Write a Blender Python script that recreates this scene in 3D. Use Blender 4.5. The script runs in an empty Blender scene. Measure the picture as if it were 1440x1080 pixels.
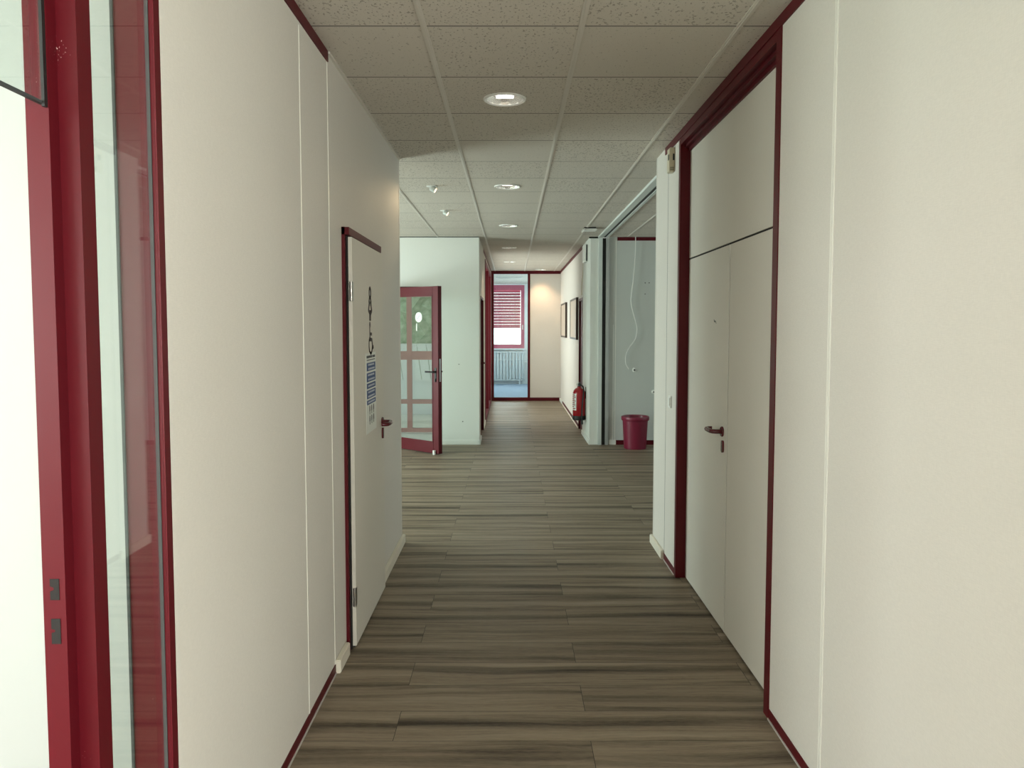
import bpy, bmesh, math, random
from mathutils import Vector, Matrix
random.seed(7)
C = bpy.context.scene.collection
PI = math.pi
XL, XR, ZC = -0.797, 1.0285, 2.755      # near corridor walls, ceiling height
YE = 5.54                               # end of the near corridor
YB = 10.25                              # foyer back wall
FL, FR, YF = -0.43, 1.04, 16.44         # far corridor walls, end screen
YW = 21.3                               # window wall of end room

# ---------------------------------------------------------------- materials
def mat(name, col, rough=.5, metal=0., emit=None, es=0., spec=.5, coat=0.):
    m = bpy.data.materials.new(name); m.use_nodes = True
    b = m.node_tree.nodes['Principled BSDF']
    b.inputs['Base Color'].default_value = (*col, 1)
    b.inputs['Roughness'].default_value = rough
    b.inputs['Metallic'].default_value = metal
    b.inputs['Specular IOR Level'].default_value = spec
    b.inputs['Coat Weight'].default_value = coat
    if emit:
        b.inputs['Emission Color'].default_value = (*emit, 1)
        b.inputs['Emission Strength'].default_value = es
    return m

class NT:
    def __init__(s, m): s.t = m.node_tree; s.n = s.t.nodes; s.b = s.n['Principled BSDF']
    def N(s, t, **k):
        n = s.n.new(t)
        for a, v in k.items(): setattr(n, a, v)
        return n
    def L(s, a, b): s.t.links.new(a, b)
    def math(s, op, a, b=None, c=None):
        n = s.N('ShaderNodeMath', operation=op)
        for i, v in enumerate((a, b, c)):
            if v is None: continue
            if isinstance(v, (int, float)): n.inputs[i].default_value = v
            else: s.L(v, n.inputs[i])
        return n.outputs[0]
    def pos(s):
        g = s.N('ShaderNodeNewGeometry'); return g.outputs['Position']
    def mapping(s, v, scale=(1,1,1), loc=(0,0,0)):
        n = s.N('ShaderNodeMapping'); s.L(v, n.inputs[0])
        n.inputs['Scale'].default_value = scale; n.inputs['Location'].default_value = loc
        return n.outputs[0]
    def noise(s, v, scale, detail=2, rough=.5):
        n = s.N('ShaderNodeTexNoise'); s.L(v, n.inputs['Vector'])
        n.inputs['Scale'].default_value = scale; n.inputs['Detail'].default_value = detail
        n.inputs['Roughness'].default_value = rough
        return n.outputs['Fac']
    def ramp(s, f, stops):
        n = s.N('ShaderNodeValToRGB'); s.L(f, n.inputs[0])
        e = n.color_ramp.elements
        while len(e) < len(stops): e.new(.5)
        for x, (p, c) in zip(e, stops): x.position = p; x.color = (*c, 1) if len(c) == 3 else c
        return n.outputs[0]
    def mix(s, f, a, b, mode='MIX'):
        n = s.N('ShaderNodeMix', data_type='RGBA', blend_type=mode)
        for i, v in ((0, f), (6, a), (7, b)):
            if isinstance(v, (int, float)): n.inputs[i].default_value = v
            elif isinstance(v, tuple): n.inputs[i].default_value = (*v, 1)
            else: s.L(v, n.inputs[i])
        return n.outputs[2]
    def bump(s, h, strength=.2, dist=.002):
        n = s.N('ShaderNodeBump'); s.L(h, n.inputs['Height'])
        n.inputs['Strength'].default_value = strength; n.inputs['Distance'].default_value = dist
        s.L(n.outputs[0], s.b.inputs['Normal'])

def linen(name, col, var=.05):
    m = mat(name, col, .75, spec=.25); t = NT(m); p = t.pos()
    h = t.noise(t.mapping(p, (60, 60, 600)), 1, 1)
    v = t.noise(t.mapping(p, (700, 700, 50)), 1, 1)
    w = t.math('ADD', h, v)
    big = t.noise(p, 1.3, 3)
    f = t.math('MULTIPLY_ADD', w, .5, 0.)
    dark = tuple(c*(1-var*2.2) for c in col)
    c1 = t.mix(t.ramp(f, [(.38, (0,0,0)), (.62, (1,1,1))]), dark, col)
    c2 = t.mix(t.ramp(big, [(.35, (.96,.96,.96)), (.65, (1,1,1))]), (0,0,0), c1, 'MULTIPLY')
    n = c2.node; n.inputs[0].default_value = 1
    t.L(t.ramp(big, [(.35, (.965,.96,.95)), (.65, (1,1,1))]), n.inputs[6])
    t.L(c2, t.b.inputs['Base Color']); t.bump(w, .12, .001)
    return m
M = {}
M['panel'] = linen('wall_vinyl', (.72, .685, .63), .03)
M['paint'] = linen('wall_paint_white', (.76, .775, .73), .015)
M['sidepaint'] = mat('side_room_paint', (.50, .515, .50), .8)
M['roompaint'] = linen('room_paint_grey', (.57, .595, .565), .015)
M['white'] = mat('white_plaster', (.82, .83, .82), .8)
M['doorleaf'] = linen('door_laminate', (.71, .675, .605), .01)
def redpaint():
    m = mat('burgundy_lacquer', (.088, .0025, .007), .45, spec=.25); t = NT(m); p = t.pos()
    n = t.noise(p, 230, 4, .6)
    big = t.noise(p, 6, 2)
    chip = t.math('GREATER_THAN', t.math('MULTIPLY', n, big), .50)
    t.L(t.mix(chip, (.088, .0025, .007), (.55, .42, .40)), t.b.inputs['Base Color'])
    t.bump(t.noise(p, 300, 2), .04, .001)
    return m
M['red'] = redpaint()
M['redhandle'] = mat('burgundy_nylon', (.085, .004, .010), .22)
M['bin'] = mat('magenta_red_plastic', (.19, .009, .035), .38)
M['skirt'] = mat('cream_skirting', (.78, .73, .62), .45)
M['skirtw'] = mat('white_skirting', (.80, .82, .78), .45)
M['sealant'] = mat('pale_sealant', (.5, .47, .44), .7)
M['bead'] = mat('pale_joint_bead', (.85, .83, .76), .4)
M['bar'] = mat('ceiling_bar_paint', (.66, .62, .56), .45)
M['alu'] = mat('grey_aluminium', (.5, .52, .52), .35, .6)
M['alupaint'] = mat('painted_rail', (.62, .66, .63), .4)
M['black'] = mat('black_rubber', (.008, .008, .008), .5)
M['gap'] = mat('shadow_gap_dark', (.012, .010, .009), .9)
M['gasket'] = mat('grey_gasket', (.055, .06, .06), .6, spec=.2)
M['steel'] = mat('steel', (.45, .44, .42), .3, 1.)
M['plastic'] = mat('white_plastic', (.80, .80, .76), .35)
M['ivory'] = mat('ivory_plastic', (.62, .55, .40), .4)
M['cable'] = mat('white_cable', (.80, .80, .76), .45)
M['paper'] = mat('paper', (.78, .79, .74), .7)
M['blue'] = mat('blue_print', (.045, .085, .22), .6)
M['textgrey'] = mat('pale_print', (.55, .58, .66), .6)
M['ink'] = mat('dark_print', (.05, .05, .055), .6)
M['picto'] = mat('dark_sticker', (.045, .018, .015), .5)
M['extred'] = mat('extinguisher_red', (.34, .008, .014), .25)
M['frame'] = mat('dark_wood_frame', (.05, .03, .022), .4)
M['picpaper'] = mat('picture_mat', (.62, .50, .40), .5)
M['radiator'] = mat('radiator_enamel', (.70, .72, .72), .4)
M['carpet'] = mat('blue_grey_carpet', (.36, .45, .58), .9)
M['blind'] = mat('red_blind_slats', (.50, .10, .17), .4)
M['lampglow'] = mat('lamp_tube', (.9, .9, .85), .4, emit=(1, .95, .86), es=7)
M['warmglow'] = mat('halogen_lens', (1, .9, .7), .3, emit=(1, .72, .42), es=4)
M['reflector'] = mat('faceted_reflector', (.90, .90, .88), .22, .75)
M['ring'] = mat('lamp_ring_white', (.80, .80, .77), .3)
M['paving'] = mat('pale_paving', (.62, .64, .62), .9)
M['redflare'] = mat('red_frame_with_flare', (.42, .22, .21), .4)  # red frame colour with pale pink lens flare mixed in
M['outwhite'] = mat('outdoor_white_paint', (.8, .84, .86), .5)
M['bark'] = mat('bark', (.10, .07, .05), .9)
m = mat('hedge_leaves', (.10, .20, .06), .7); t = NT(m)
t.L(t.ramp(t.noise(t.pos(), 9, 4), [(.3, (.25, .34, .22)), (.7, (.52, .60, .47))]), t.b.inputs['Base Color']); M['hedge'] = m

def glass(name, tint=(.93, .97, .95), ior=1.5, boost=1.0):
    m = bpy.data.materials.new(name); m.use_nodes = True
    t = m.node_tree; n = t.nodes; n.clear()
    o = n.new('ShaderNodeOutputMaterial'); mx = n.new('ShaderNodeMixShader')
    tr = n.new('ShaderNodeBsdfTransparent'); gl = n.new('ShaderNodeBsdfGlossy'); fr = n.new('ShaderNodeFresnel')
    tr.inputs[0].default_value = (*tint, 1); gl.inputs['Roughness'].default_value = .02
    gl.inputs[0].default_value = (1, 1, 1, 1)
    ge = n.new('ShaderNodeNewGeometry'); mr = n.new('ShaderNodeMapRange'); t.links.new(ge.outputs['Backfacing'], mr.inputs[0])
    mr.inputs[3].default_value = ior; mr.inputs[4].default_value = 1/ior; t.links.new(mr.outputs[0], fr.inputs[0])
    t.links.new(fr.outputs[0], mx.inputs[0]); t.links.new(tr.outputs[0], mx.inputs[1]); t.links.new(gl.outputs[0], mx.inputs[2])
    t.links.new(mx.outputs[0], o.inputs[0]); return m
M['glass'] = glass('clear_glass')

def floor_mat():
    m = mat('grey_oak_planks', (.15, .13, .10), .42, spec=.2); t = NT(m); p = t.pos()
    RH = .2286
    sh = t.mapping(p, (1, 1, 1), (.45 + 75.0, -4.44 + 400*RH, 0))
    br = t.N('ShaderNodeTexBrick'); br.offset = .5; br.offset_frequency = 2
    t.L(sh, br.inputs['Vector'])
    for k, v in (('Scale', 1), ('Mortar Size', .0011), ('Mortar Smooth', .1), ('Bias', 0), ('Brick Width', 1.5), ('Row Height', RH)):
        br.inputs[k].default_value = v
    br.inputs['Color1'].default_value = (0, 0, 0, 1); br.inputs['Color2'].default_value = (1, 1, 1, 1)
    rnd = br.outputs['Color']; mort = br.outputs['Fac']
    # shift the grain for each board
    cmb = t.N('ShaderNodeVectorMath', operation='MULTIPLY_ADD')
    t.L(rnd, cmb.inputs[0]); cmb.inputs[1].default_value = (13.7, 5.3, 0); t.L(p, cmb.inputs[2])
    q = cmb.outputs[0]
    wob = t.noise(t.mapping(q, (1.2, 3, 1)), 1, 2)
    cw = t.N('ShaderNodeCombineXYZ'); t.L(t.math('MULTIPLY', wob, .10), cw.inputs[1])
    ad = t.N('ShaderNodeVectorMath', operation='ADD'); t.L(q, ad.inputs[0]); t.L(cw.outputs[0], ad.inputs[1]); q = ad.outputs[0]
    band = t.noise(t.mapping(q, (.45, 13, 1)), 1, 3, .6)
    mid = t.noise(t.mapping(q, (3.2, 60, 1)), 1, 5, .72)
    fine = t.noise(t.mapping(q, (22, 300, 1)), 1, 3, .7)
    v = t.math('ADD', t.math('MULTIPLY', band, .55), t.math('ADD', t.math('MULTIPLY', mid, .27), t.math('MULTIPLY', fine, .18)))
    sep = t.N('ShaderNodeSeparateXYZ'); t.L(sh, sep.inputs[0])
    fr = t.math('FRACT', t.math('DIVIDE', sep.outputs[1], RH))
    rs = t.N('ShaderNodeSeparateColor'); t.L(rnd, rs.inputs[0])
    wv = t.noise(t.mapping(q, (1.1, 2, 1)), 1, 2)
    ctr = t.math('ADD', t.math('MULTIPLY_ADD', rs.outputs[0], .35, .40), t.math('MULTIPLY_ADD', wv, .5, -.25))
    dst = t.math('ABSOLUTE', t.math('SUBTRACT', fr, ctr))
    mr = t.N('ShaderNodeMapRange', interpolation_type='SMOOTHSTEP'); t.L(dst, mr.inputs[0]); mr.inputs[1].default_value = .0; mr.inputs[2].default_value = .24; mr.inputs[3].default_value = 1; mr.inputs[4].default_value = 0
    v = t.math('SUBTRACT', v, t.math('MULTIPLY', mr.outputs[0], t.math('MULTIPLY_ADD', mid, .26, -.05)))
    c = t.ramp(v, [(.34, (.046, .034, .024)), (.42, (.155, .121, .085)), (.50, (.250, .200, .143)), (.64, (.370, .302, .224))])
    tone = t.ramp(rnd, [(0, (.95, .95, .95)), (1, (1.03, 1.03, 1.03))])
    c = t.mix(1., c, tone, 'MULTIPLY')
    c = t.mix(mort, c, (.02, .018, .015))
    t.L(c, t.b.inputs['Base Color'])
    rr = t.math('MULTIPLY_ADD', v, -.30, .62); t.L(rr, t.b.inputs['Roughness'])
    # slightly cupped boards + grain relief
    cup = t.math('ABSOLUTE', t.math('SUBTRACT', fr, .5))
    cup = t.math('POWER', t.math('MULTIPLY', cup, 2), 3)
    h = t.math('ADD', t.math('MULTIPLY', v, 1.0), t.math('MULTIPLY', cup, -.22))
    h = t.math('SUBTRACT', h, t.math('MULTIPLY', mort, .3))
    t.bump(h, .6, .004)
    return m
M['floor'] = floor_mat()

def ceil_mat():
    m = mat('mineral_tile_ceiling', (.66, .64, .57), .9, spec=.1); t = NT(m); p = t.pos()
    sep = t.N('ShaderNodeSeparateXYZ'); t.L(p, sep.inputs[0])
    u = t.math('DIVIDE', t.math('ADD', sep.outputs[0], .3478 + 62.5), .625)
    v = t.math('DIVIDE', t.math('ADD', sep.outputs[1], -3.1335 + 62.5), .625)
    fv = t.math('ABSOLUTE', t.math('SUBTRACT', t.math('FRACT', v), .5))
    seam = t.math('GREATER_THAN', fv, .5 - .0065)
    lip = t.math('GREATER_THAN', fv, .5 - .016)
    cb = t.N('ShaderNodeCombineXYZ'); t.L(t.math('FLOOR', u), cb.inputs[0]); t.L(t.math('FLOOR', v), cb.inputs[1])
    wn = t.N('ShaderNodeTexWhiteNoise', noise_dimensions='2D'); t.L(cb.outputs[0], wn.inputs[0])
    r = wn.outputs['Value']
    off = t.N('ShaderNodeVectorMath', operation='MULTIPLY_ADD'); t.L(wn.outputs['Color'], off.inputs[0])
    off.inputs[1].default_value = (9, 9, 9); t.L(p, off.inputs[2])
    n1 = t.noise(t.mapping(off.outputs[0], (1, .62, 1)), 95, 2, .55)
    n2 = t.noise(off.outputs[0], 260, 2)
    th = t.math('MULTIPLY_ADD', t.math('POWER', r, 1.4), .085, .60)
    pit = t.math('GREATER_THAN', n1, th)
    pit2 = t.math('GREATER_THAN', n2, .70)
    pits = t.math('MINIMUM', t.math('ADD', pit, pit2), 1)
    c = t.mix(t.math('MULTIPLY', pits, .7), (.63, .585, .52), (.24, .215, .18))
    c = t.mix(t.math('MULTIPLY', r, .10), c, (.54, .505, .45))
    c = t.mix(lip, c, (.64, .595, .53))
    c = t.mix(seam, c, (.09, .085, .075))
    t.L(c, t.b.inputs['Base Color'])
    t.bump(t.math('MULTIPLY', pits, -1), .3, .003)
    return m
M['ceiling'] = ceil_mat()

# ---------------------------------------------------------------- geometry helpers
def bx(bm, x0, x1, y0, y1, z0, z1, bev=0., mi=0):
    vs = [bm.verts.new((x, y, z)) for z in (z0, z1) for x, y in ((x0, y0), (x1, y0), (x1, y1), (x0, y1))]
    fs = [bm.faces.new([vs[i] for i in f]) for f in ((3,2,1,0), (4,5,6,7), (0,1,5,4), (1,2,6,5), (2,3,7,6), (3,0,4,7))]
    for f in fs: f.material_index = mi
    if bev:
        es = {e for f in fs for e in f.edges}
        bmesh.ops.bevel(bm, geom=list(es), offset=bev, segments=2, affect='EDGES', clamp_overlap=True)
def prism(bm, pts, axis, a0, a1):
    def P(u, v, w):
        return {'Z': (u, v, w), 'X': (w, u, v), 'Y': (u, w, v)}[axis]
    A = [bm.verts.new(P(u, v, a0)) for u, v in pts]; B = [bm.verts.new(P(u, v, a1)) for u, v in pts]
    n = len(pts)
    bm.faces.new(A); bm.faces.new(B[::-1])
    for i in range(n): bm.faces.new((A[i], B[i], B[(i+1) % n], A[(i+1) % n]))
def lathe(bm, prof, n=48, M4=None):
    rings = []
    for r, z in prof:
        if r < 1e-6: rings.append([bm.verts.new((0, 0, z))])
        else: rings.append([bm.verts.new((r*math.cos(2*PI*i/n), r*math.sin(2*PI*i/n), z)) for i in range(n)])
    vs = [v for r in rings for v in r]
    for a, b in zip(rings, rings[1:]):
        for i in range(n):
            j = (i+1) % n
            if len(a) == 1 and len(b) == 1: continue
            if len(a) == 1: bm.faces.new((a[0], b[i], b[j]))
            elif len(b) == 1: bm.faces.new((a[i], b[0], a[j]))
            else: bm.faces.new((a[i], b[i], b[j], a[j]))
    if M4 is not None: bmesh.ops.transform(bm, matrix=M4, verts=vs)
def tube(bm, pts, r, n=10, closed=False):
    pts = [Vector(p) for p in pts]; rings = []
    up = Vector((0, 0, 1)); N = len(pts)
    for i, p in enumerate(pts):
        if closed: d = pts[(i+1) % N] - pts[i-1]
        else: d = pts[min(i+1, N-1)] - pts[max(i-1, 0)]
        d.normalize()
        a = d.cross(up)
        if a.length < .05: a = d.cross(Vector((1, 0, 0)))
        a.normalize(); b = d.cross(a)
        if rings and False: pass
        rr = r[i] if isinstance(r, (list, tuple)) else r
        rings.append([bm.verts.new(p + rr*(math.cos(2*PI*k/n)*a + math.sin(2*PI*k/n)*b)) for k in range(n)])
    # align rings to limit twist
    for i in range(1, N):
        A, B = rings[i-1], rings[i]
        best = min(range(n), key=lambda s: sum((A[k].co - B[(k+s) % n].co).length for k in range(0, n, 2)))
        rings[i] = [B[(k+best) % n] for k in range(n)]
    for i in range(N if closed else N-1):
        A, B = rings[i], rings[(i+1) % N]
        for k in range(n): bm.faces.new((A[k], A[(k+1) % n], B[(k+1) % n], B[k]))
    if not closed:
        bm.faces.new(rings[0][::-1]); bm.faces.new(rings[-1])
def curve(pts, k=6):
    P = [Vector(p) for p in pts]; P = [2*P[0]-P[1]] + P + [2*P[-1]-P[-2]]; out = []
    for i in range(1, len(P)-2):
        for j in range(k):
            t = j/k; a, b, c, d = P[i-1:i+3]
            out.append(.5*((2*b)+(c-a)*t+(2*a-5*b+4*c-d)*t*t+(3*b-a-3*c+d)*t**3))
    out.append(P[-2]); return out
def obj(name, bm, m, parent=None, smooth=False):
    bmesh.ops.recalc_face_normals(bm, faces=bm.faces)
    me = bpy.data.meshes.new(name); bm.to_mesh(me); bm.free()
    for x in (m if isinstance(m, (list, tuple)) else [m]): me.materials.append(M[x])
    if smooth:
        for f in me.polygons: f.use_smooth = True
        me.set_sharp_from_angle(angle=math.radians(40))
    o = bpy.data.objects.new(name, me); C.objects.link(o)
    if parent: o.parent = parent
    return o
def box(name, m, *b, parent=None, bev=0.):
    bm = bmesh.new(); bx(bm, *b, bev=bev); return obj(name, bm, m, parent)
def boxes(name, m, L, parent=None, bev=0.):
    bm = bmesh.new()
    for b in L: bx(bm, *b, bev=bev)
    return obj(name, bm, m, parent)
def struct(o, label, cat=None):
    o['kind'] = 'structure'; o['label'] = label
    if cat: o['category'] = cat
    return o
def tag(o, label, cat, group=None):
    o['label'] = label; o['category'] = cat
    if group: o['group'] = group
    return o
def empty(name, loc=(0, 0, 0)):
    o = bpy.data.objects.new(name, None); C.objects.link(o); o.location = loc; o.empty_display_size = .1; return o
def local(o):   # build in world coordinates, then hang under an empty: undo the parent's offset
    for c in o.children: c.matrix_parent_inverse = Matrix.Translation(-Vector(o.location))
    return o

# ---------------------------------------------------------------- shell
XW0, XW1 = -4.4, 6.2
struct(boxes('floor', 'floor', [(-4.5, 6.3, -4.6, YB+.12, -.06, 0), (FL-.12, FR+.12, YB+.12, YF+.03, -.06, 0)]), 'grey-brown oak plank floor running through corridor and foyer', 'floor')
struct(box('floor', 'carpet', -1.3, 1.55, YF+.03, YW+.2, -.06, 0), 'blue-grey floor of the room behind the end screen', 'floor')
struct(box('ceiling', 'ceiling', -4.6, 6.4, -4.7, YW+.2, ZC, ZC+.15), 'suspended ceiling of speckled mineral tiles', 'ceiling')
bars = bmesh.new()
for k in range(-6, 10):
    x = -.3478 + .625*k
    rs = []
    if XL < x < XR: rs = [(-3.3, 10.25 if not FL < x < FR else YF)]
    elif x < XL: rs = [(YE+.01, YB-.01)] if x > -4.2 else []
    elif x < 6: rs = [(YE+.13, YB-.01)]
    for a, b in rs:
        if XL < x < XR and x < FL: b = YB-.01
        bx(bars, x-.012, x+.012, a, b, ZC-.004, ZC+.002)
        bx(bars, x-.003, x+.003, a, b, ZC-.0065, ZC-.0035)
struct(obj('trim_1', bars, 'bar'), 'pale T-bars of the ceiling grid running down the corridor', 'ceiling grid')

# near left wall (between glazed side light and foyer)
w = struct(box('wall_left', 'panel', XL-.10, XL, 1.794, YE, 0, ZC), 'cream textile-look panel wall on the left of the corridor', 'wall')
for y in (2.963, 3.407):
    box('joint_bead', 'bead', XL-.001, XL+.002, y-.004, y+.004, .045, ZC-.06 if y < 3 else ZC-.01, parent=w)
boxes('edge_cap', 'panel', [(XL-.10, XL+.0015, YE-.03, YE+.003, 0, ZC)], parent=w)
# ceiling edge strips
struct(box('trim_2', 'red', XL-.002, XL+.006, 1.794, 3.41, ZC-.047, ZC-.001), 'burgundy strip along the ceiling edge of the left wall', 'trim')
struct(box('trim_3', 'bar', XL, XL+.012, 3.41, YE, ZC-.012, ZC-.001), 'pale wall angle at the ceiling above the restroom door', 'trim')
# skirting left
s = struct(box('baseboard_left', 'red', XL-.002, XL+.003, 1.794, 3.41, .007, .045), 'burgundy skirting strip at foot of the left wall', 'baseboard')
box('sealant_line', 'sealant', XL, XL+.007, 1.794, 3.41, 0, .007, parent=s)
def skirting(name, m, pts, lbl):
    bm = bmesh.new()
    for b in pts: bx(bm, *b, bev=.004)
    return struct(obj(name, bm, m), lbl, 'baseboard')
skirting('baseboard_left', 'skirt', [(XL, XL+.025, 3.41, 3.615, 0, .062)], 'short cream skirting piece before the restroom door')
skirting('baseboard_left', 'skirt', [(XL, XL+.025, 4.56, YE+.01, 0, .062)], 'cream skirting piece after the restroom door')

# side room behind the near left opening
struct(box('wall_left', 'panel', XL-.10, XL, -4.6, .40, 0, ZC), 'cream wall on the left behind the doorway', 'wall')
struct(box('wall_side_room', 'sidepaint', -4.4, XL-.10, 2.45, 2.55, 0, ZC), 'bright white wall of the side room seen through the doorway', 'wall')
struct(box('wall_side_room', 'white', -4.4, XL-.10, -4.6, -4.5, 0, ZC), 'rear wall of the side room behind the viewer', 'wall')
SW = (-4.3, .2, .85, 2.45)
struct(boxes('wall_side_room', 'white', [(-4.5, -4.4, -4.6, 2.55, 0, SW[2]), (-4.5, -4.4, -4.6, 2.55, SW[3], ZC),
       (-4.5, -4.4, -4.6, SW[0], SW[2], SW[3]), (-4.5, -4.4, SW[1], 2.55, SW[2], SW[3])]), 'window wall of the side room', 'wall')
struct(box('wall_left', 'panel', -4.5, XL-.10, YE-.10, YE, 0, ZC), 'foyer wall returning left from the corridor end', 'wall')
def glazed(name, axis, p, a0, a1, z0, z1, lbl, n=2, fr='red', t=.05, wd=.05):
    e = empty(name, (p, (a0+a1)/2, z0) if axis == 'X' else ((a0+a1)/2, p, z0))
    def B(a, b, c, d):
        return (p-t/2, p+t/2, a, b, c, d) if axis == 'X' else (a, b, p-t/2, p+t/2, c, d)
    L = [B(a0, a1, z0, z0+wd), B(a0, a1, z1-wd, z1), B(a0, a0+wd, z0+wd, z1-wd), B(a1-wd, a1, z0+wd, z1-wd)]
    for k in range(1, n):
        a = a0+(a1-a0)*k/n; L.append(B(a-wd/2, a+wd/2, z0+wd, z1-wd))
    boxes('window_frame', fr, L, parent=e)
    for k in range(n):
        q0 = a0+(a1-a0)*k/n+wd/2; q1 = a0+(a1-a0)*(k+1)/n-wd/2
        b = (p-.004, p+.004, q0, q1, z0+wd, z1-wd) if axis == 'X' else (q0, q1, p-.004, p+.004, z0+wd, z1-wd)
        box('pane', 'glass', *b, parent=e)
    local(e); return struct(e, lbl, 'window')
glazed('window_1', 'X', -4.45, SW[0], SW[1], SW[2], SW[3], 'wide window of the side room', 4)
# behind the camera: glazed corridor end
struct(boxes('wall_rear', 'panel', [(XL, 1.3, -3.6, -3.5, 0, ZC), (4.9, 5.3, -3.6, -3.5, 0, ZC), (1.3, 4.9, -3.6, -3.5, 0, .6), (1.3, 4.9, -3.6, -3.5, 2.3, ZC)]), 'window wall behind the viewer', 'wall')
struct(boxes('wall_rear', 'panel', [(5.2, 5.3, -3.5, -.4, 0, ZC), (XR+.11, 5.2, -.5, -.4, 0, ZC)]), 'walls of the open area behind the viewer', 'wall')
glazed('window_2', 'Y', -3.55, 1.3, 4.9, .6, 2.3, 'wide window behind the viewer', 4)

# ---- doorway jamb, side light, post
e = empty('door_1', (XL-.04, 1.42, 0))
jam = [(XL, 1.449), (-.834, 1.449), (-.834, 1.418), (-.876, 1.418), (-.876, 1.470), (-.887, 1.470), (-.887, 1.505), (XL-.004, 1.505), (XL-.004, 1.478), (XL, 1.476)]
bm = bmesh.new(); prism(bm, jam, 'Z', 0, ZC); obj('jamb', bm, 'red', e)
bm = bmesh.new(); prism(bm, [(x, .9-(y-.9)) for x, y in jam], 'Z', 0, ZC); obj('jamb', bm, 'red', e)
def strike(z0, z1, notch):
    bm = bmesh.new(); y = 1.4175; x0, x1 = -.862, -.845
    m_ = (z0+z1)/2
    pts = [(x0, z0), (x1, z0), (x1, z1), (x0, z1), (x0, m_+notch), (x0+.007, m_+notch*.6), (x0+.007, m_-notch*.2), (x0, m_-notch*.6)]
    prism(bm, pts, 'Y', y-.0008, y+.002); return bm
obj('strike_slot', strike(1.056, 1.096, .006), 'gap', e)
obj('strike_slot', strike(.972, 1.020, .005), 'gap', e)
struct(local(e), 'burgundy stepped metal door jamb with two strike slots, no door leaf hung', 'door frame')
e = empty('window_3', (-.843, .9, 1.965))
box('pane', 'glass', -.848, -.840, .382, 1.416, 1.969, ZC-.002, parent=e)
box('pane_edge', 'gasket', -.8485, -.8395, .382, 1.416, 1.965, 1.970, parent=e)
box('gasket', 'black', -.8405, -.835, 1.408, 1.4175, 1.960, ZC-.002, parent=e)
struct(local(e), 'frameless glass pane above the doorway at the top left', 'window')
e = empty('window_4', (XL-.03, 1.65, 0))
box('post', 'red', -.887, XL, 1.757, 1.794, 0, ZC, parent=e, bev=.0015)
box('pane', 'glass', -.812, -.806, 1.505, 1.757, .005, ZC-.005, parent=e)
boxes('gasket', 'gasket', [(-.8135, -.8055, 1.754, 1.7575, 0, ZC), (-.889, -.883, 1.752, 1.7575, 0, ZC)], parent=e)
boxes('corner_bead', 'red', [(XL-.001, XL+.003, 1.757, 1.772, 0, ZC)], parent=e)
struct(local(e), 'narrow floor-to-ceiling glass side light with burgundy post', 'window')

# ---- near right wall with double door recess
w = struct(box('wall_right', 'panel', XR, XR+.11, -.5, 3.0, 0, ZC), 'pale panel wall on the right in the foreground', 'wall')
box('joint_bead', 'bead', XR-.002, XR+.001, 2.490, 2.500, .045, ZC-.05, parent=w)
box('joint_bead', 'bead', XR-.0012, XR+.001, 2.508, 2.514, .045, ZC-.05, parent=w)
w = struct(box('wall_right', 'panel', XR, XR+.11, 4.79, YE, 0, ZC), 'narrow cream panel wall between double door and foyer', 'wall')
box('joint_bead', 'gap', XR-.0006, XR+.001, 5.125, 5.129, .045, ZC-.05, parent=w)
boxes('edge_cap', 'panel', [(XR-.0015, XR+.11, YE-.02, YE+.003, 0, ZC)], parent=w)
struct(box('trim_4', 'red', XR-.006, XR+.002, -.5, 5.22, ZC-.047, ZC-.001), 'burgundy strip along the ceiling edge of the right wall', 'trim')
s = struct(box('baseboard_right', 'red', XR-.003, XR+.002, -.5, 3.0, .007, .045), 'burgundy skirting strip at foot of the right foreground wall', 'baseboard')
box('sealant_line', 'sealant', XR-.007, XR, -.5, 3.0, 0, .007, parent=s)
s = struct(box('baseboard_right', 'red', XR-.003, XR+.002, 4.80, 5.13, .007, .045), 'short burgundy skirting strip beyond the double door', 'baseboard')
box('sealant_line', 'sealant', XR-.007, XR, 4.80, 5.13, 0, .007, parent=s)
skirting('baseboard_right', 'skirt', [(XR-.022, XR, 5.13, YE+.012, 0, .062)], 'short cream skirting piece at the end of the right wall')
struct(box('wall_right', 'paint', XR+.16, XR+.22, 3.0, 4.8, 0, ZC), 'wall backing the double door', 'wall')

XD = 1.085
e = empty('door_2', (XR+.03, 3.9, 0))
box('jamb', 'red', XR-.004, XD+.02, 3.0, 3.058, 0, ZC-.047, parent=e, bev=.001)
box('jamb', 'red', XR-.004, XD+.02, 4.75, 4.795, 0, ZC-.047, parent=e, bev=.001)
boxes('head', 'red', [(XR-.002, XD+.02, 3.058, 4.75, ZC-.085, ZC-.001), (XD-.030, XD+.01, 3.058, 4.75, ZC-.105, ZC-.080),
      (XD-.012, XD+.01, 3.058, 4.75, ZC-.125, ZC-.103)], parent=e)
box('head_bead', 'red', XD-.034, XD-.031, 3.058, 4.75, ZC-.106, ZC-.102, parent=e)
box('upper_panel', 'doorleaf', XD, XD+.04, 3.060, 4.748, 1.985, ZC-.125, parent=e)
box('shadow_gap', 'gap', XD+.006, XD+.045, 3.060, 4.748, 0, 1.986, parent=e)
a = box('leaf', 'doorleaf', XD, XD+.038, 3.062, 3.857, .010, 1.975, parent=e)
b = box('leaf', 'doorleaf', XD, XD+.038, 3.861, 4.744, .010, 1.975, parent=e)
box('edge_rebate', 'bead', XD-.0015, XD+.001, 3.861, 3.864, .010, 1.975, parent=b)
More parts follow.
